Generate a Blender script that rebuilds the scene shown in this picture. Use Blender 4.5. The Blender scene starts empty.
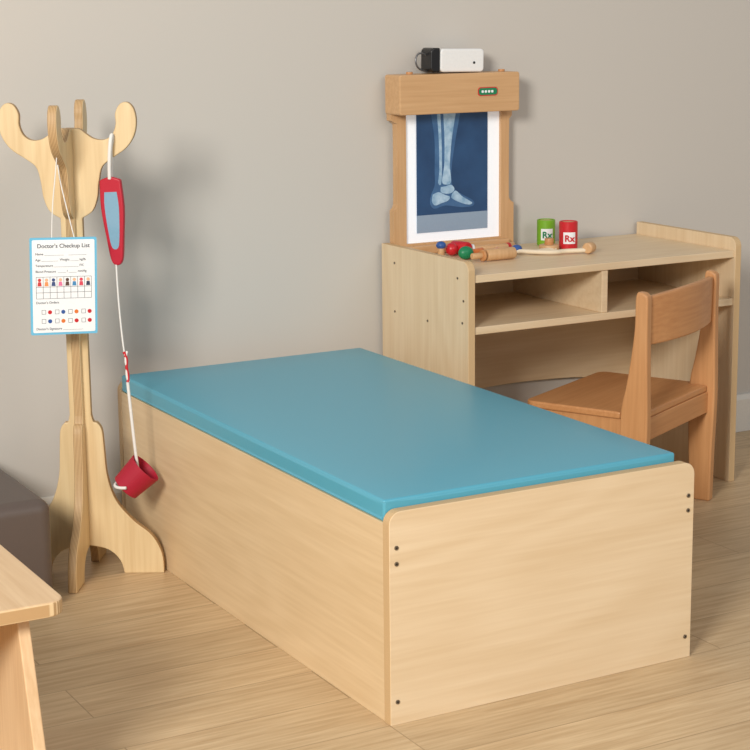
import bpy, bmesh, math, random
from mathutils import Vector, Matrix
random.seed(3)
sc=bpy.context.scene
sc.view_settings.view_transform='Standard'
sc.view_settings.look='None'
def lin(c):
    return tuple((x/255/12.92 if x/255<=.04045 else ((x/255+.055)/1.055)**2.4) for x in c)+(1,)
# ---------------- materials ----------------
def newmat(name):
    m=bpy.data.materials.new(name); m.use_nodes=True
    return m,m.node_tree,m.node_tree.nodes["Principled BSDF"]
def plain(name,c,rough=.5,metal=0,bump=0,bscale=200,coat=0,emit=0):
    m,nt,b=newmat(name)
    n=nt.nodes.new("ShaderNodeTexNoise"); n.inputs["Scale"].default_value=bscale
    tc=nt.nodes.new("ShaderNodeTexCoord"); nt.links.new(tc.outputs["Object"],n.inputs["Vector"])
    mx=nt.nodes.new("ShaderNodeMix"); mx.data_type='RGBA'
    l=lin(c); mx.inputs[6].default_value=tuple(v*.96 for v in l[:3])+(1,); mx.inputs[7].default_value=tuple(min(1,v*1.04) for v in l[:3])+(1,)
    nt.links.new(n.outputs["Fac"],mx.inputs[0]); nt.links.new(mx.outputs[2],b.inputs["Base Color"])
    b.inputs["Roughness"].default_value=rough; b.inputs["Metallic"].default_value=metal
    b.inputs["Coat Weight"].default_value=coat
    if emit: b.inputs["Emission Color"].default_value=l; b.inputs["Emission Strength"].default_value=emit
    if bump:
        bp=nt.nodes.new("ShaderNodeBump"); bp.inputs["Strength"].default_value=bump; bp.inputs["Distance"].default_value=.001
        nt.links.new(n.outputs["Fac"],bp.inputs["Height"]); nt.links.new(bp.outputs[0],b.inputs["Normal"])
    return m
def wood(name,c1,c2,axis='X',rough=.42,fig=1.0,fine=1.0,ring=.10):
    m,nt,b=newmat(name); N=nt.nodes.new; L=nt.links.new
    tc=N("ShaderNodeTexCoord")
    def mp(along,across):
        mpn=N("ShaderNodeMapping"); s=[across]*3; s['XYZ'.index(axis)]=along
        mpn.inputs["Scale"].default_value=s; L(tc.outputs["Object"],mpn.inputs["Vector"]); return mpn
    m1=mp(5*fine,120*fine); n1=N("ShaderNodeTexNoise"); n1.inputs["Scale"].default_value=1; n1.inputs["Detail"].default_value=4; L(m1.outputs[0],n1.inputs["Vector"])
    m2=mp(1.2*fig,4.5*fig); n2=N("ShaderNodeTexNoise"); n2.inputs["Scale"].default_value=1; n2.inputs["Detail"].default_value=1; L(m2.outputs[0],n2.inputs["Vector"])
    mul=N("ShaderNodeMath"); mul.operation='MULTIPLY'; mul.inputs[1].default_value=60; L(n2.outputs["Fac"],mul.inputs[0])
    sn=N("ShaderNodeMath"); sn.operation='SINE'; L(mul.outputs[0],sn.inputs[0])
    a=N("ShaderNodeMath"); a.operation='MULTIPLY_ADD'; a.inputs[1].default_value=ring; L(sn.outputs[0],a.inputs[0]); L(n1.outputs["Fac"],a.inputs[2])
    r=N("ShaderNodeValToRGB"); r.color_ramp.elements[0].position=.25; r.color_ramp.elements[1].position=.75
    r.color_ramp.elements[0].color=lin(c2); r.color_ramp.elements[1].color=lin(c1)
    L(a.outputs[0],r.inputs[0]); L(r.outputs[0],b.inputs["Base Color"])
    b.inputs["Roughness"].default_value=rough
    bp=N("ShaderNodeBump"); bp.inputs["Strength"].default_value=.05; bp.inputs["Distance"].default_value=.0005
    L(n1.outputs["Fac"],bp.inputs["Height"]); L(bp.outputs[0],b.inputs["Normal"])
    return m
def plyedge(name,c1,c2,axis='Y',freq=2200):
    m,nt,b=newmat(name); N=nt.nodes.new; L=nt.links.new
    tc=N("ShaderNodeTexCoord"); sp=N("ShaderNodeSeparateXYZ"); L(tc.outputs["Object"],sp.inputs[0])
    mul=N("ShaderNodeMath"); mul.operation='MULTIPLY'; mul.inputs[1].default_value=freq; L(sp.outputs[axis],mul.inputs[0])
    sn=N("ShaderNodeMath"); sn.operation='SINE'; L(mul.outputs[0],sn.inputs[0])
    r=N("ShaderNodeValToRGB"); r.color_ramp.elements[0].position=.0; r.color_ramp.elements[1].position=.7
    r.color_ramp.elements[0].color=lin(c2); r.color_ramp.elements[1].color=lin(c1)
    L(sn.outputs[0],r.inputs[0]); L(r.outputs[0],b.inputs["Base Color"]); b.inputs["Roughness"].default_value=.55
    return m
BC1,BC2=(231,208,174),(221,195,158)
birch_x=wood("birch_grain_x",BC1,BC2,'X',ring=.09); birch_y=wood("birch_grain_y",(226,200,161),(215,187,146),'Y',ring=.08); birch_z=wood("birch_grain_z",BC1,BC2,'Z')
birch_st=wood("birch_stand",(228,204,160),(214,186,140),'Z',fig=1.5)
beech_x=wood("beech_grain_x",(210,153,101),(194,134,84),'X',fine=1.2,ring=.05); beech_z=wood("beech_grain_z",(212,158,107),(196,140,90),'Z',fine=1.2,ring=.05)
beech_l=wood("beech_light",(216,174,128),(200,156,110),'X',fine=1.2,ring=.05); beech_lz=wood("beech_light_z",(214,172,126),(200,156,110),'Z',fine=1.2,ring=.05)
bench_m=wood("bench_wood",(224,192,152),(210,174,132),'Y',fine=1.2); bench_z=wood("bench_wood_z",(224,192,152),(210,174,132),'Z',fine=1.2)
edge_y=plyedge("ply_edge_y",(226,198,154),(188,152,108),'Y')
cushion_m=plain("teal_vinyl",(84,164,188),.34,bump=.15,bscale=450)
white_m=plain("white_plastic",(240,240,240),.3); black_m=plain("black_plastic",(25,25,27),.3)
steel=plain("screw_metal",(130,120,106),.3,.8); red_m=plain("red_paint",(204,34,44),.35); darkred=plain("dark_red_cloth",(172,22,50),.6)
crimson=plain("crimson_frame",(186,22,48),.4)
green_m=plain("green_paint",(120,176,40),.4); greend=plain("green_dark_paint",(20,130,85),.4); blue_m=plain("blue_paint",(50,90,160),.4); orange_m=plain("orange_paint",(226,120,50),.4)
string_m=plain("white_string",(232,230,226),.7); paper_m=plain("paper",(244,246,248),.6); cardblue=plain("card_blue",(110,190,225),.5); cord_m=plain("cream_cord",(232,216,190),.6)
ink=plain("ink",(60,66,80),.6); sofa_m=plain("brown_leather",(92,80,74),.45,bump=.3,bscale=300)
film_l=plain("xray_film_light",(150,170,192),.25)
screen_m=plain("light_screen",(240,244,250),.3,emit=.25); mirror_m=plain("mirror_glass",(150,190,215),.1,.3); trim_m=plain("trim_white",(226,222,214),.5)
grey_wire=plain("grey_wire",(120,120,122),.3,.7)
def cloudy(name,c1,c2,scale,emit):
    m,nt,b=newmat(name); N=nt.nodes.new; L=nt.links.new
    tc=N("ShaderNodeTexCoord"); n=N("ShaderNodeTexNoise"); n.inputs["Scale"].default_value=scale; n.inputs["Detail"].default_value=3; L(tc.outputs["Object"],n.inputs["Vector"])
    r=N("ShaderNodeValToRGB"); r.color_ramp.elements[0].position=.3; r.color_ramp.elements[1].position=.7; r.color_ramp.elements[0].color=lin(c1); r.color_ramp.elements[1].color=lin(c2)
    L(n.outputs["Fac"],r.inputs[0]); L(r.outputs[0],b.inputs["Base Color"]); L(r.outputs[0],b.inputs["Emission Color"]); b.inputs["Emission Strength"].default_value=emit; b.inputs["Roughness"].default_value=.3
    return m
film_m=cloudy("xray_film",(34,62,98),(44,78,118),12,.15); bone_m=cloudy("xray_bone",(120,158,190),(176,202,222),60,.12); bone_f=cloudy("xray_flesh",(54,90,132),(72,110,152),25,.12)
m,nt,b=newmat("wall_paint"); 
n=nt.nodes.new("ShaderNodeTexNoise"); n.inputs["Scale"].default_value=260; bp=nt.nodes.new("ShaderNodeBump"); bp.inputs["Strength"].default_value=.05; bp.inputs["Distance"].default_value=.001
tc=nt.nodes.new("ShaderNodeTexCoord"); nt.links.new(tc.outputs["Object"],n.inputs["Vector"])
nt.links.new(n.outputs["Fac"],bp.inputs["Height"]); nt.links.new(bp.outputs[0],b.inputs["Normal"]); b.inputs["Base Color"].default_value=lin((202,197,190)); b.inputs["Roughness"].default_value=.85
wall_m=m
m,nt,b=newmat("oak_planks"); N=nt.nodes.new; L=nt.links.new
tc=N("ShaderNodeTexCoord"); br=N("ShaderNodeTexBrick"); L(tc.outputs["Object"],br.inputs["Vector"])
br.inputs["Scale"].default_value=1; br.inputs["Brick Width"].default_value=1.1; br.inputs["Row Height"].default_value=.14; br.inputs["Mortar Size"].default_value=.0013; br.inputs["Mortar Smooth"].default_value=.3; br.offset=.37
br.inputs["Color1"].default_value=(.3,.3,.3,1); br.inputs["Color2"].default_value=(.7,.7,.7,1); br.inputs["Mortar"].default_value=(.5,.5,.5,1)
mp=N("ShaderNodeMapping"); mp.inputs["Scale"].default_value=(6,100,1); L(tc.outputs["Object"],mp.inputs["Vector"])
ad=N("ShaderNodeVectorMath"); ad.operation='ADD'; L(mp.outputs[0],ad.inputs[0])
sc2=N("ShaderNodeVectorMath"); sc2.operation='SCALE'; sc2.inputs["Scale"].default_value=37; L(br.outputs["Color"],sc2.inputs[0]); L(sc2.outputs[0],ad.inputs[1])
n1=N("ShaderNodeTexNoise"); n1.inputs["Scale"].default_value=1; n1.inputs["Detail"].default_value=5; n1.inputs["Roughness"].default_value=.6; L(ad.outputs[0],n1.inputs["Vector"])
r=N("ShaderNodeValToRGB"); r.color_ramp.elements[0].position=.3; r.color_ramp.elements[1].position=.68
r.color_ramp.elements[0].color=lin((184,154,115)); r.color_ramp.elements[1].color=lin((213,187,149)); L(n1.outputs["Fac"],r.inputs[0])
mx=N("ShaderNodeMix"); mx.data_type='RGBA'; mx.inputs[7].default_value=lin((140,112,80)); L(r.outputs[0],mx.inputs[6])
fm=N("ShaderNodeMath"); fm.operation='MULTIPLY'; fm.inputs[1].default_value=.6; L(br.outputs["Fac"],fm.inputs[0]); L(fm.outputs[0],mx.inputs[0])
hs=N("ShaderNodeHueSaturation"); ma=N("ShaderNodeMath"); ma.operation='MULTIPLY_ADD'; ma.inputs[1].default_value=.28; ma.inputs[2].default_value=.86; L(br.outputs["Color"],ma.inputs[0]); L(ma.outputs[0],hs.inputs["Value"]); L(mx.outputs[2],hs.inputs["Color"])
L(hs.outputs[0],b.inputs["Base Color"]); b.inputs["Roughness"].default_value=.42
bp=N("ShaderNodeBump"); bp.inputs["Strength"].default_value=.08; bp.inputs["Distance"].default_value=.001; L(n1.outputs["Fac"],bp.inputs["Height"]); L(bp.outputs[0],b.inputs["Normal"])
floor_m=m
# ---------------- helpers ----------------
def link(o,parent=None):
    bpy.context.collection.objects.link(o)
    if parent: o.parent=parent
    return o
def empty(name,loc=(0,0,0),rz=0):
    e=bpy.data.objects.new(name,None); e.location=loc; e.rotation_euler=(0,0,rz); e.empty_display_size=.05
    return link(e)
def finish(bm,name,mats,parent,bev=.0015,seg=2,smooth=False,loc=None,rot=None):
    bmesh.ops.recalc_face_normals(bm,faces=bm.faces)
    me=bpy.data.meshes.new(name); bm.to_mesh(me); bm.free()
    for mm in (mats if isinstance(mats,(list,tuple)) else [mats]): me.materials.append(mm)
    o=bpy.data.objects.new(name,me); link(o,parent)
    if smooth:
        for p in me.polygons: p.use_smooth=True
    if bev:
        md=o.modifiers.new("bev",'BEVEL'); md.width=bev; md.segments=seg; md.limit_method='ANGLE'; md.angle_limit=math.radians(40); md.harden_normals=False
    if loc: o.location=loc
    if rot: o.rotation_euler=rot
    return o
def box(name,x0,x1,y0,y1,z0,z1,mat,parent=None,bev=.0015,seg=2,loc=None,rot=None):
    bm=bmesh.new(); bmesh.ops.create_cube(bm,size=1,matrix=Matrix.Translation(((x0+x1)/2,(y0+y1)/2,(z0+z1)/2))@Matrix.Diagonal((x1-x0,y1-y0,z1-z0,1)))
    return finish(bm,name,mat,parent,bev,seg,loc=loc,rot=rot)
def prism(name,pts,d0,d1,axis,mats,parent=None,bev=.0012,loc=None,rot=None,seg=2):
    bm=bmesh.new()
    f=lambda p,d: {'Y':(p[0],d,p[1]),'X':(d,p[0],p[1]),'Z':(p[0],p[1],d)}[axis]
    a=[bm.verts.new(f(p,d0)) for p in pts]; c=[bm.verts.new(f(p,d1)) for p in pts]
    bm.faces.new(a); bm.faces.new(c[::-1]); n=len(pts)
    two=isinstance(mats,(list,tuple)) and len(mats)>1
    for i in range(n):
        fc=bm.faces.new((a[i],a[(i+1)%n],c[(i+1)%n],c[i]))
        if two: fc.material_index=1
    return finish(bm,name,mats,parent,bev,seg,loc=loc,rot=rot)
def cyl(name,r,h,mat,parent,loc,rot=(0,0,0),r2=None,seg=32,bev=.001):
    bm=bmesh.new(); bmesh.ops.create_cone(bm,cap_ends=True,segments=seg,radius1=r,radius2=r if r2 is None else r2,depth=h)
    o=finish(bm,name,mat,parent,bev,2,loc=loc,rot=rot)
    for p in o.data.polygons: p.use_smooth=len(p.vertices)==4
    return o
def ball(name,r,mat,parent,loc,scale=(1,1,1),rot=(0,0,0)):
    bm=bmesh.new(); bmesh.ops.create_uvsphere(bm,u_segments=24,v_segments=14,radius=r,matrix=Matrix.Diagonal((*scale,1)))
    return finish(bm,name,mat,parent,0,smooth=True,loc=loc,rot=rot)
def tube(name,pts,r,mat,parent,cyclic=False):
    cu=bpy.data.curves.new(name,'CURVE'); cu.dimensions='3D'; cu.bevel_depth=r; cu.bevel_resolution=3; cu.resolution_u=10
    s=cu.splines.new('NURBS'); s.points.add(len(pts)-1)
    for i,p in enumerate(pts): s.points[i].co=(*p,1)
    s.use_endpoint_u=not cyclic; s.order_u=min(4,len(pts)); s.use_cyclic_u=cyclic; cu.materials.append(mat); 
    return link(bpy.data.objects.new(name,cu),parent)
def polytube(name,pts,r,mat,parent,cyclic=True):
    cu=bpy.data.curves.new(name,'CURVE'); cu.dimensions='3D'; cu.bevel_depth=r; cu.bevel_resolution=3
    s=cu.splines.new('POLY'); s.points.add(len(pts)-1)
    for i,p in enumerate(pts): s.points[i].co=(*p,1)
    s.use_cyclic_u=cyclic; cu.materials.append(mat); return link(bpy.data.objects.new(name,cu),parent)
def text(name,body,size,mat,parent,loc,rot=(math.pi/2,0,0),align='CENTER',bold=0):
    cu=bpy.data.curves.new(name,'FONT'); cu.body=body; cu.size=size; cu.align_x=align; cu.extrude=.0002; cu.offset=bold; cu.materials.append(mat)
    o=link(bpy.data.objects.new(name,cu),parent); o.location=loc; o.rotation_euler=rot; return o
def rrect(x0,x1,z0,z1,r,corners=(1,1,1,1),n=6):
    out=[]
    for (cx,cz,a0,on,px_,pz_) in ((x0+r,z0+r,180,corners[0],x0,z0),(x1-r,z0+r,270,corners[1],x1,z0),(x1-r,z1-r,0,corners[2],x1,z1),(x0+r,z1-r,90,corners[3],x0,z1)):
        if on:
            for i in range(n+1):
                a=math.radians(a0+90*i/n); out.append((cx+r*math.cos(a),cz+r*math.sin(a)))
        else: out.append((px_,pz_))
    return out
def cr(pts,n=6):
    out=[]; N=len(pts)
    for i in range(N-1):
        p0,p1,p2,p3=pts[max(i-1,0)],pts[i],pts[i+1],pts[min(i+2,N-1)]
        if len(p1)>2: p0=p1
        if len(p2)>2: p3=p2
        for k in range(n):
            t=k/n
            out.append(tuple(.5*((2*p1[j])+(-p0[j]+p2[j])*t+(2*p0[j]-5*p1[j]+4*p2[j]-p3[j])*t*t+(-p0[j]+3*p1[j]-3*p2[j]+p3[j])*t**3) for j in (0,1)))
    out.append(tuple(pts[-1][:2])); return out
def screw(parent,loc,axis='Y',r=.0038):
    rot={'Y':(math.pi/2,0,0),'X':(0,math.pi/2,0),'Z':(0,0,0)}[axis]
    cyl("screw",r,.002,steel,parent,loc,rot,seg=14,bev=.0003)
    d={'Y':(0,-.0004,0),'X':(-.0004,0,0),'Z':(0,0,.0004)}[axis]
    cyl("screw_socket",r*.45,.0016,black_m,parent,tuple(loc[i]+d[i] for i in range(3)),rot,seg=6,bev=0)
# ---------------- room ----------------
WY=1.272
box("floor",-4,4.5,-5,WY+.1,-.05,0,floor_m,None,0)
box("wall_back",-4,4.5,WY,WY+.1,0,3.0,wall_m,None,0)
prism("baseboard_back",[(WY,0),(WY-.014,0),(WY-.014,.09),(WY-.008,.103),(WY,.103)],-4,4.5,'X',trim_m,None,.001)
# ---------------- bed ----------------
bed=empty("exam_bed",(0,0,0))
W,Lb,H=.620,1.194,.362
prism("end_panel_front",rrect(0,W,-0.0,H,.022,(0,0,1,1)),-.003,.018,'Y',[birch_x,edge_y],bed,.001)
prism("end_panel_back",rrect(0,W,.0,H,.022,(0,0,1,1)),Lb-.018,Lb,'Y',[birch_x,edge_y],bed,.001)
box("side_panel_left",.0015,.0185,.018,Lb-.018,0,.340,birch_y,bed,.001)
box("side_panel_right",W-.0185,W-.0015,.018,Lb-.018,0,.340,birch_y,bed,.001)
box("base_board",.0185,W-.0185,.018,Lb-.018,.318,.336,birch_y,bed,.001)
CX0,CX1,CY0,CY1=.003,.594,.0195,1.1745
bm=bmesh.new(); bmesh.ops.create_cube(bm,size=1,matrix=Matrix.Translation(((CX0+CX1)/2,(CY0+CY1)/2,.3585))@Matrix.Diagonal((CX1-CX0,CY1-CY0,.037,1)))
bmesh.ops.subdivide_edges(bm,edges=bm.edges[:],cuts=7,use_grid_fill=True)
for v in bm.verts:
    dx=1-abs((v.co.x-(CX0+CX1)/2)/((CX1-CX0)/2))**4; dy=1-abs((v.co.y-(CY0+CY1)/2)/((CY1-CY0)/2))**6
    if v.co.z>.37: v.co.z+=.004*max(dx,0)*max(dy,0)
finish(bm,"cushion",cushion_m,bed,.014,6,smooth=True)
def loop(z,ins,r=.014):
    x0,x1,y0,y1=CX0+ins,CX1-ins,CY0+ins,CY1-ins; P=[]
    for (cx,cy,a0) in ((x0+r,y0+r,180),(x1-r,y0+r,270),(x1-r,y1-r,0),(x0+r,y1-r,90)):
        for i in range(5):
            a=math.radians(a0+90*i/4); P.append((cx+r*math.cos(a),cy+r*math.sin(a),z))
    return P
polytube("cushion_seam",loop(.3695,.0024),.0013,cushion_m,bed)
for z in (.04,.275,.302):
    screw(bed,(.013,-.0035,z)); screw(bed,(W-.013,-.0035,z))
# ---------------- desk ----------------
desk=empty("play_desk",(0,0,0))
X0,X1,Y0,Y1,HD=.702,1.474,.876,1.262,.603
side=[(Y0,0),(Y1,0),(Y1,HD)]+[(Y0+.022+.022*math.cos(math.radians(a)),HD-.022+.022*math.sin(math.radians(a))) for a in (90,110,130,150,170,180)]
edge_x=plyedge("ply_edge_x",(222,194,150),(200,166,122),'X')
prism("side_panel_left",side,X0,X0+.018,'X',[birch_z,edge_x],desk)
prism("side_panel_right",side,X1-.018,X1,'X',[birch_z,edge_x],desk)
box("desk_top",X0+.018,X1-.018,Y0+.004,Y1,.555,.572,birch_x,desk)
box("shelf",X0+.018,X1-.018,Y0+.004,Y1,.439,.456,birch_x,desk)
box("divider",1.069,1.086,Y0+.008,Y1-.012,.456,.555,birch_x,desk)
arch=[(X0+.018,.555),(X0+.018,.20)]+cr([(X0+.05,.20,1),(X0+.12,.205),(X0+.22,.218),(X0+.38,.224),(X1-.22,.218),(X1-.12,.205),(X1-.05,.20,1)])+[(X1-.018,.20),(X1-.018,.555)]
prism("back_panel",arch,Y1-.012,Y1,'Y',birch_x,desk)
for y,z in ((.90,.465),(.895,.515),(1.05,.448),(1.20,.448),(.92,.563),(1.2,.563)): screw(desk,(X0-.0005,y,z),'X',.0028)
# ---------------- light box ----------------
lb=empty("xray_light_box",(0,0,0))
zb=.5735
lx0,lx1=.7225,1.060
ix0,ix1,iz0,iz1=.757,1.023,.599,.903
outl=[(lx0,zb),(lx1,zb),(lx1,.670)]+cr([(lx1,.680,1),(lx1-.012,.690),(lx1-.014,.715),(lx1-.014,.87),(lx1-.012,.885),(lx1-.006,.892,1)])+[(lx1-.006,.92),(ix1,.92),(ix1,iz0),(ix0,iz0),(ix0,.92),(lx0-.006,.92)]+cr([(lx0-.006,.892,1),(lx0+.006,.885),(lx0+.010,.87),(lx0+.010,.715),(lx0+.008,.690),(lx0,.680,1)])
prism("frame",outl,1.237,1.258,'Y',beech_lz,lb,.002)
prism("header",rrect(lx0-.010,lx1-.017,.906,.998,.006),1.188,1.258,'Y',beech_l,lb,.0025)
box("base_rail",lx0+.02,lx1-.02,1.222,1.237,zb,.594,beech_l,lb,.003)
box("light_screen",ix0-.005,ix1+.005,1.246,1.2585,.59,.905,screen_m,lb,.0005)
fx0,fx1,fz0,fz1=.789,.988,.622,.904
box("xray_film",fx0,fx1,1.2435,1.2445,.664,fz1,film_m,lb,0)
box("xray_film_label",fx0,fx1,1.2435,1.2445,fz0,.664,film_l,lb,0)
def flat(name,pts,y,mat): 
    k=[( fx0+(x-.765)*1.05, .626+(z-.606)*1.0) for x,z in pts]
    return prism(name,k,y,y+.0006,'Y',mat,lb,0)
fl=cr([(.803,.883,1),(.812,.82),(.812,.75),(.812,.715),(.802,.69),(.800,.670),(.812,.658),(.84,.664),(.885,.657),(.915,.659),(.914,.672),(.885,.688),(.862,.705),(.856,.74),(.864,.80),(.880,.883,1)])
flat("flesh",fl,1.2428,bone_f)
flat("tibia",cr([(.835,.883,1),(.838,.82),(.837,.76),(.831,.722),(.842,.714),(.855,.720),(.852,.76),(.857,.82),(.868,.883,1)]),1.2420,bone_m)
flat("fibula",cr([(.818,.883,1),(.823,.82),(.824,.75),(.821,.720),(.828,.716),(.831,.75),(.830,.82),(.827,.883,1)]),1.2420,bone_m)
flat("talus",cr([(.828,.709,1),(.840,.710),(.855,.713),(.864,.703),(.858,.694),(.842,.692),(.828,.697),(.828,.709,1)])[:-1],1.2420,bone_m)
flat("calcaneus",cr([(.806,.692,1),(.822,.697),(.840,.689),(.852,.684),(.846,.675),(.828,.670),(.812,.666),(.804,.676),(.806,.692,1)])[:-1],1.2416,bone_m)
flat("metatarsals",cr([(.858,.691,1),(.868,.698),(.884,.684),(.902,.673),(.912,.666),(.904,.662),(.884,.667),(.866,.675),(.856,.682),(.858,.691,1)])[:-1],1.2418,bone_m)
prism("badge",rrect(.925,.980,.944,.964,.007),1.1868,1.188,'Y',red_m,lb,0)
prism("badge_inner",rrect(.927,.978,.946,.962,.006),1.1862,1.187,'Y',greend,lb,0)
for x in (.934,.943,.952,.961): prism("badge_mark",rrect(x,x+.006,.951,.957,.002),1.1856,1.1864,'Y',paper_m,lb,0)
for x in (.76,1.015): cyl("top_peg",.008,.006,beech_x,lb,(x,1.225,1.0005),seg=20)
dv=empty("clip_on_lamp",(.883,1.226,.9995))
prism("body",rrect(-.052,.068,0,.054,.009),-.024,.024,'Y',white_m,dv,.004,rot=(0,math.radians(1),0),seg=3,loc=(0,0,.001))
prism("end_cap",rrect(-.078,-.0535,0,.056,.010,(1,0,0,1)),-.024,.024,'Y',black_m,dv,.003,rot=(0,math.radians(1),0),seg=3,loc=(0,0,.001))
cyl("button",.003,.001,black_m,dv,(.040,-.0245,.022),(math.pi/2,0,0),seg=16,bev=0)
tube("bracket_wire",[(-.075,0,.040),(-.092,0,.050),(-.105,0,.042),(-.108,-.002,.02),(-.095,-.002,.006),(-.075,0,.004)],.0022,grey_wire,dv)
# ---------------- desk toys ----------------
zt=.5725
def cup(name,x,y,c,tc_,hh):
    e=empty(name,(x,y,zt)); bm=bmesh.new()
    prof=[(.0,.001),(.021,0),(.0225,.003),(.0225,hh-.002),(.0215,hh),(.019,hh),(.019,hh-.012),(0,hh-.012)]
    rings=[]
    for r_,z_ in prof: rings.append([bm.verts.new((max(r_,.0001)*math.cos(2*math.pi*i/32),max(r_,.0001)*math.sin(2*math.pi*i/32),z_)) for i in range(32)])
    for a,b_ in zip(rings,rings[1:]):
        for i in range(32): bm.faces.new((a[i],a[(i+1)%32],b_[(i+1)%32],b_[i]))
    finish(bm,"bottle",c,e,0)
    cyl("cap",.0185,.006,beech_l,e,(0,0,hh-.005))
    bm=bmesh.new(); R_=.0229; vs=[]
    for i in range(13):
        a=math.radians(-118-39+i*6.5)
        vs.append((bm.verts.new((R_*math.cos(a),R_*math.sin(a),.014)),bm.verts.new((R_*math.cos(a),R_*math.sin(a),.042))))
    for p,q in zip(vs,vs[1:]): bm.faces.new((p[0],q[0],q[1],p[1]))
    finish(bm,"label",paper_m,e,0,smooth=True)
    a=math.radians(-118); text("label_text","Rx",.022,tc_,e,(.0236*math.cos(a),.0236*math.sin(a),.020),(math.pi/2,0,a+math.pi/2),bold=.0006)
cup("medicine_bottle",1.138,1.210,green_m,greend,.063); cup("medicine_bottle.001",1.144,1.124,red_m,red_m,.067)
hm=empty("toy_reflex_hammer",(.882,1.170,zt+.017)); hm.rotation_euler=(0,0,math.radians(-12))
cyl("handle",.008,.11,beech_l,hm,(.05,0,-.004),(0,math.pi/2,0),seg=20); cyl("head",.016,.05,red_m,hm,(-.015,0,0),(math.pi/2,0,math.radians(25)),seg=24,bev=.003); ball("tip",.015,red_m,hm,(-.042,-.012,0)); cyl("collar",.0105,.012,white_m,hm,(.012,0,-.003),(0,math.pi/2,0),seg=20)
sy=empty("toy_syringe",(.886,1.050,zt+.0145))
cyl("barrel",.014,.078,beech_l,sy,(.012,0,0),(0,math.pi/2,0),bev=.002); cyl("flange",.0135,.006,beech_x,sy,(-.035,0,0),(0,math.pi/2,0)); cyl("plunger",.007,.03,beech_l,sy,(-.05,0,0),(0,math.pi/2,0)); 
ot=empty("toy_otoscope",(.836,1.100,zt+.016))
cyl("handle",.010,.06,orange_m,ot,(.035,.016,-.005),(0,math.pi/2,math.radians(25)),seg=20); ball("head",.0155,greend,ot,(0,0,0),(1.25,.9,1))
th=empty("toy_thermometer",(.990,1.180,zt+.009)); th.rotation_euler=(0,0,math.radians(20))
cyl("stick",.0085,.085,beech_l,th,(0,0,0),(0,math.pi/2,0),seg=20); cyl("blue_tip",.0088,.030,blue_m,th,(-.045,0,0),(0,math.pi/2,0),seg=20,bev=.002); cyl("red_band",.0088,.014,red_m,th,(.02,0,0),(0,math.pi/2,0),seg=20)
dp=empty("toy_dropper",(.948,1.110,zt+.0105)); dp.rotation_euler=(0,0,math.radians(10))
cyl("stick",.0085,.07,beech_l,dp,(0,0,-.001),(0,math.pi/2,0),seg=20); ball("bulb",.0115,blue_m,dp,(.042,0,.001),(1.3,1,.9)); cyl("ring",.0098,.012,red_m,dp,(-.02,0,0),(0,math.pi/2,0),seg=20)
pg=empty("toy_peg",(.808,1.165,zt+.0005)); cyl("stem",.008,.022,beech_l,pg,(0,0,.011),seg=20); ball("knob",.012,blue_m,pg,(0,0,.028),(1,1,.8))
st=empty("toy_stethoscope",(1.050,1.070,zt+.007))
tube("tube",[(-.09,.05,-.002),(-.06,.045,.0),(-.04,.01,.0),(0,-.03,.0),(.03,-.015,.0),(.055,-.035,.001),(.075,-.045,.002)],.0055,cord_m,st)
tube("tube_b",[(-.04,.01,.0),(0,.035,-.001),(.03,.03,-.001),(.040,.03,-.001)],.0045,cord_m,st)
cyl("chest_piece",.024,.014,beech_l,st,(.035,.050,.001),bev=.002); cyl("chest_piece_knob",.011,.016,beech_x,st,(.035,.050,.015))
cyl("ear_piece",.010,.028,beech_l,st,(-.10,.050,.004),(0,math.pi/2,math.radians(-10)),seg=20,bev=.003)
cyl("ear_piece_b",.013,.028,beech_l,st,(.085,-.045,.007),(0,math.pi/2,math.radians(30)),seg=24,bev=.003)
# ---------------- chair ----------------
ch=empty("child_chair",(1.141,.708,0),math.radians(27))
HS=.28
def post(name,x0,x1):
    p=cr([(-.022,0,1),(-.024,.12),(-.028,.25),(-.026,.36),(-.024,.46),(-.024,.53),(-.020,.543),(-.008,.548),(.004,.540),(.006,.47),(.014,.40),(.024,.34),(.035,.285),(.037,.2),(.034,.1),(.030,0,1)],5)
    prism(name,p,x0,x1,'X',beech_z,ch,.004,seg=3)
post("back_post_left",-.195,-.172); post("back_post_right",.170,.193)
seat=[(-.170,-.01),(.168,-.01),(.168,.038),(.190,.038)]+rrect(-.190,.190,.038,.278,.024,(0,0,1,1))[2:]+[(-.190,.038),(-.170,.038)]
prism("seat",seat,HS-.016,HS,'Z',beech_x,ch,.004,seg=3)
box("rail_back",-.172,.170,-.012,.006,HS-.066,HS-.016,beech_x,ch,.002)
box("rail_left",-.184,-.166,.03,.256,HS-.062,HS-.016,beech_z,ch,.002)
box("rail_right",.166,.184,.03,.256,HS-.062,HS-.016,beech_z,ch,.002)
box("rail_front",-.168,.168,.242,.258,HS-.062,HS-.016,beech_x,ch,.002)
box("leg_front_left",-.188,-.160,.228,.270,0,HS-.016,beech_z,ch,.004)
box("leg_front_right",.160,.188,.228,.270,0,HS-.016,beech_z,ch,.004)
bm=bmesh.new(); n=16
for i in range(n+1):
    t=i/n; x=-.172+.342*t; k=(1-(2*t-1)**2); bow=-.024*k
    for (z,yo) in ((.430,-.008),(.536,-.010)):
        for th_ in (-.008,.008):
            dz=(.006*k if z>.5 else 0); bm.verts.new((x,yo+bow+th_,z+dz))
bm.verts.ensure_lookup_table()
for i in range(n):
    a=[bm.verts[4*i+k] for k in range(4)]; c=[bm.verts[4*i+4+k] for k in range(4)]
    for (p,q) in ((0,1),(1,3),(3,2),(2,0)): bm.faces.new((a[p],a[q],c[q],c[p]))
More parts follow.
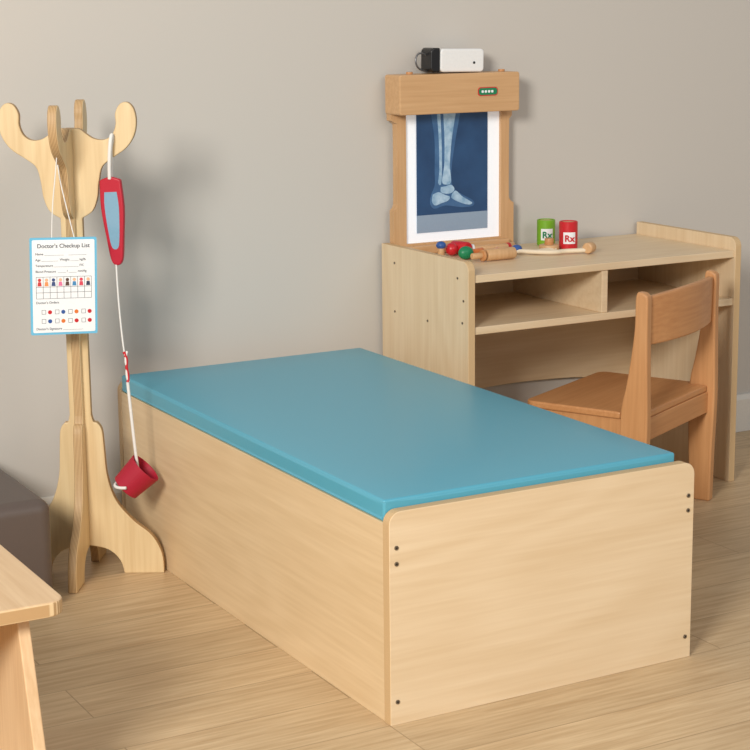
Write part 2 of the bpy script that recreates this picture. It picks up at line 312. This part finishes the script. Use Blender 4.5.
bm.faces.new([bm.verts[k] for k in (0,1,3,2)]); bm.faces.new([bm.verts[4*n+k] for k in (0,1,3,2)])
finish(bm,"back_slat",beech_x,ch,.004,3)
# ---------------- coat stand ----------------
cs=empty("coat_stand",(-.146,1.020,0),math.radians(-30))
def outline(k,kf):
    head=[(0,.922,1),(.022,.922),(.036,.912),(.052,.902),(.072,.900),(.088,.910),(.096,.930),(.096,.952),(.106,.970),(.121,.973),(.133,.960),(.137,.934),(.131,.906),(.114,.882),(.088,.864),(.066,.846),(.058,.815),(.054,.785),(.043,.758),(.022,.744,1)]
    foot=[(.022,.340,1),(.026,.325),(.034,.322),(.043,.306),(.046,.265),(.050,.21),(.066,.158),(.100,.115),(.138,.082),(.158,.042),(.161,0,1),(.078,0,1),(.070,.028),(.045,.052),(0,.062,1)]
    h=cr([(a[0]*k,)+tuple(a[1:]) for a in head]+[((a[0]-.022)*kf+.022 if a[0]>.022 else a[0],)+tuple(a[1:]) for a in foot],5)
    return h+[(-x,z) for x,z in h[::-1][1:-1]]
edge_s=plyedge("ply_edge_stand",(214,184,136),(166,128,86),'Y')
prism("profile_panel_wide",outline(1,1),-.009,.009,'Y',[birch_st,edge_s],cs,.002)
prism("profile_panel_cross",outline(.95,.84),-.009,.009,'Y',[birch_st,edge_s],cs,.002,rot=(0,0,math.radians(87)))
# ---------------- checkup card ----------------
cc=empty("checkup_list_card",(-.201,.93,.622)); cc.rotation_euler=(0,math.radians(1.8),math.radians(-10))
prism("board",rrect(-.0655,.0655,-.096,.096,.003),-.001,.001,'Y',cardblue,cc,0)
prism("sheet",rrect(-.061,.061,-.0915,.0915,.003),-.0016,-.001,'Y',paper_m,cc,0)
f=-.0019
text("title","Doctor's Checkup List",.0112,ink,cc,(0,f,.076),bold=.0001)
for i,s in enumerate(("Name ____________     ___________","Age __________  Weight _____ kg/lb","Temperature _______________ F/C","Blood Pressure  _____ / _____ mmHg")):
    text("line",s,.0064,ink,cc,(-.055,f,.062-i*.0115),align='LEFT')
text("orders","Doctor's Orders",.0066,ink,cc,(-.055,f,-.034),align='LEFT'); text("sign","Doctor's Signature ____________",.0066,ink,cc,(-.055,f,-.086),align='LEFT')
def rule(x0,x1,z0,z1,mat=ink): box("rule",x0,x1,f-.0001,f+.0002,z0,z1,mat,cc,0)
for z in (-.024,-.012,-.001): rule(-.054,.054,z-.0003,z+.0003)
rule(-.054,.054,.0185,.0191)
for k in range(9): rule(-.054+k*.0135-.0003,-.054+k*.0135+.0003,-.024,.019)
cols=[(205,60,60),(240,150,90),(60,80,130),(230,120,160),(90,60,50),(70,140,190),(220,70,90),(50,60,90)]
skin=plain("print_skin",(235,185,150),.6)
for k,cl in enumerate(cols):
    mm=plain("print_%d"%k,cl,.6); xk=-.0475+k*.0136
    prism("print_figure_body",[(xk-.004,.0008),(xk+.004,.0008),(xk+.003,.009),(xk-.003,.009)],f-.0001,f+.0002,'Y',mm,cc,0)
    prism("print_figure_head",[(xk+.0034*math.cos(a*math.pi/5),.0128+.0034*math.sin(a*math.pi/5)) for a in range(10)],f-.0001,f+.0002,'Y',skin if k%2 else mm,cc,0)
for r_ in range(2):
    for k in range(4):
        xk=-.044+k*.026; z=-.047-r_*.018
        for (a,b_,c_,d_) in ((xk,xk+.008,z,z+.0006),(xk,xk+.008,z-.008,z-.0074),(xk,xk+.0006,z-.008,z),(xk+.0074,xk+.008,z-.008,z)): rule(a,b_,c_,d_)
        prism("print_icon",[(xk+.016+.0042*math.cos(a*math.pi/4),z-.004+.0042*math.sin(a*math.pi/4)) for a in range(8)],f-.0001,f+.0002,'Y',[red_m,blue_m,orange_m,red_m][(k+r_)%4],cc,0)
tube("string",[(-.022,0,.094),(-.020,.008,.15),(-.012,.010,.21),(-.008,.010,.258),(-.006,.022,.264),(-.004,.036,.258),(-.002,.034,.21),(.010,.010,.15),(.022,.0,.094)],.0011,string_m,cc)
# ---------------- hanging red mirror + cuff ----------------
rm=empty("toy_hanging_mirror",(-.078,.964,.735)); rm.rotation_euler=(0,math.radians(-3),math.radians(-42))
outer=cr([(-.022,.086,1),(0,.092),(.022,.086,1),(.024,.03),(.018,-.03),(.013,-.07),(.006,-.084),(-.006,-.084),(-.013,-.07),(-.018,-.03),(-.024,.03),(-.022,.086,1)],4)
prism("frame",outer[:-1],-.006,.006,'Y',crimson,rm,.003,seg=3)
inner=cr([(-.013,.062,1),(.013,.062,1),(.015,.03),(.011,-.025),(.006,-.050),(-.006,-.050),(-.011,-.025),(-.015,.03),(-.013,.062,1)],3)
prism("glass",inner[:-1],-.0066,.0066,'Y',mirror_m,rm,0)
tube("strap",[(0,-.004,.088),(.004,-.010,.12),(.010,-.012,.155),(.012,-.004,.178),(.010,.012,.172),(.002,.008,.12),(0,.003,.088)],.0038,string_m,rm)
cf=empty("toy_pressure_cuff",(-.067,.93,.214)); 
bm=bmesh.new(); rings=[]
for r_,z_ in ((.036,.03),(.030,-.03),(.0275,-.03),(.0335,.03)):
    rings.append([bm.verts.new((r_*math.cos(2*math.pi*i/36),r_*math.sin(2*math.pi*i/36),z_)) for i in range(36)])
for a,b_ in zip(rings,rings[1:]+rings[:1]):
    for i in range(36): bm.faces.new((a[i],a[(i+1)%36],b_[(i+1)%36],b_[i]))
finish(bm,"cuff",darkred,cf,.001,2,rot=(math.radians(20),math.radians(42),0))
bm=bmesh.new(); bmesh.ops.create_circle(bm,cap_ends=True,segments=36,radius=.031,matrix=Matrix.Translation((0,0,.012)))
finish(bm,"cuff_inner",darkred,cf,0,rot=(math.radians(20),math.radians(42),0))
tube("cord",[(-.012,.030,.440),(-.014,.024,.36),(-.012,.012,.28),(-.010,.008,.255)],.0018,string_m,cf)
tube("plait_red",[(-.011,.010,.262),(-.004,.006,.245),(-.012,.006,.232),(-.004,.004,.215),(-.008,.002,.20)],.003,red_m,cf)
tube("plait_white",[(-.004,.010,.262),(-.012,.006,.245),(-.004,.006,.232),(-.011,.004,.215),(-.006,.002,.20)],.0026,string_m,cf)
tube("strap",[(-.008,.003,.20),(-.004,0,.13),(0,-.002,.06),(.004,-.004,.02)],.0032,string_m,cf)
tube("strap_loop",[(-.03,-.024,-.012),(-.045,-.012,-.014),(-.052,.0,-.012),(-.036,.012,-.008)],.0032,string_m,cf)
# ---------------- ottoman ----------------
sf=empty("leather_ottoman",(-.288,.80,0))
bm=bmesh.new(); bmesh.ops.create_cube(bm,size=1,matrix=Matrix.Translation((-.28,.22,.131))@Matrix.Diagonal((.56,.44,.202,1)))
finish(bm,"body",sofa_m,sf,.026,6,smooth=True)
box("base",-.54,-.02,.02,.42,.012,.034,black_m,sf,.004)
for x,y in ((-.50,.05),(-.05,.05),(-.05,.38),(-.50,.38)): cyl("foot",.014,.014,black_m,sf,(x,y,.007))
polytube("seam",[(-.0015,.03,.198),(-.0015,.41,.198)],.0015,sofa_m,sf,False)
# ---------------- bench ----------------
bn=empty("wooden_bench",(-.563,-.078,0))
prism("top",rrect(-.60,0,0,.36,.028),.318,.34,'Z',[bench_m,edge_y],bn,.003,seg=3)
leg=[(-.045,0),(.405,0),(.32,.318),(.04,.318)]
prism("side_leg",leg,-.063,-.045,'X',bench_z,bn,.002)
prism("side_leg_far",leg,-.555,-.537,'X',bench_z,bn,.002)
box("stretcher",-.537,-.063,.17,.19,.22,.318,bench_m,bn,.002)
# ---------------- lights ----------------
def area(name,loc,target,size,power,col):
    l=bpy.data.lights.new(name,'AREA'); l.shape='SQUARE'; l.size=size; l.energy=power; l.color=col
    o=link(bpy.data.objects.new(name,l)); o.location=loc; o.rotation_euler=(Vector(target)-Vector(loc)).to_track_quat('-Z','Y').to_euler()
area("key_light",(-3.0,-2.4,2.3),(.5,.9,.4),1.0,190,(1,.955,.88))
area("fill_light",(1.6,-4.0,3.0),(.5,.8,.3),2.5,44,(1,.97,.93))
w=bpy.data.worlds.new("world"); sc.world=w; w.use_nodes=True; bg=w.node_tree.nodes["Background"]; bg.inputs[0].default_value=(.96,.98,1,1); bg.inputs[1].default_value=.37
# ---------------- camera ----------------
yaw,pitch,roll,fp,px,py=.5072,.1999,-.0109,1759.2,374.85,363.16
F=Vector((math.sin(yaw)*math.cos(pitch),math.cos(yaw)*math.cos(pitch),-math.sin(pitch)))
R0=Vector((math.cos(yaw),-math.sin(yaw),0)); U0=R0.cross(F)
c,s=math.cos(roll),math.sin(roll); Rr=c*R0+s*U0; Uu=-s*R0+c*U0
cd=bpy.data.cameras.new("camera"); co=bpy.data.objects.new("camera",cd); link(co)
M=Matrix(((Rr.x,Uu.x,-F.x),(Rr.y,Uu.y,-F.y),(Rr.z,Uu.z,-F.z))).to_4x4(); M.translation=Vector((-1.3283,-2.3527,1.1529)); co.matrix_world=M
cd.sensor_width=36; cd.lens=36*fp/750; cd.shift_x=(375-px)/750; cd.shift_y=(py-375)/750
sc.camera=co
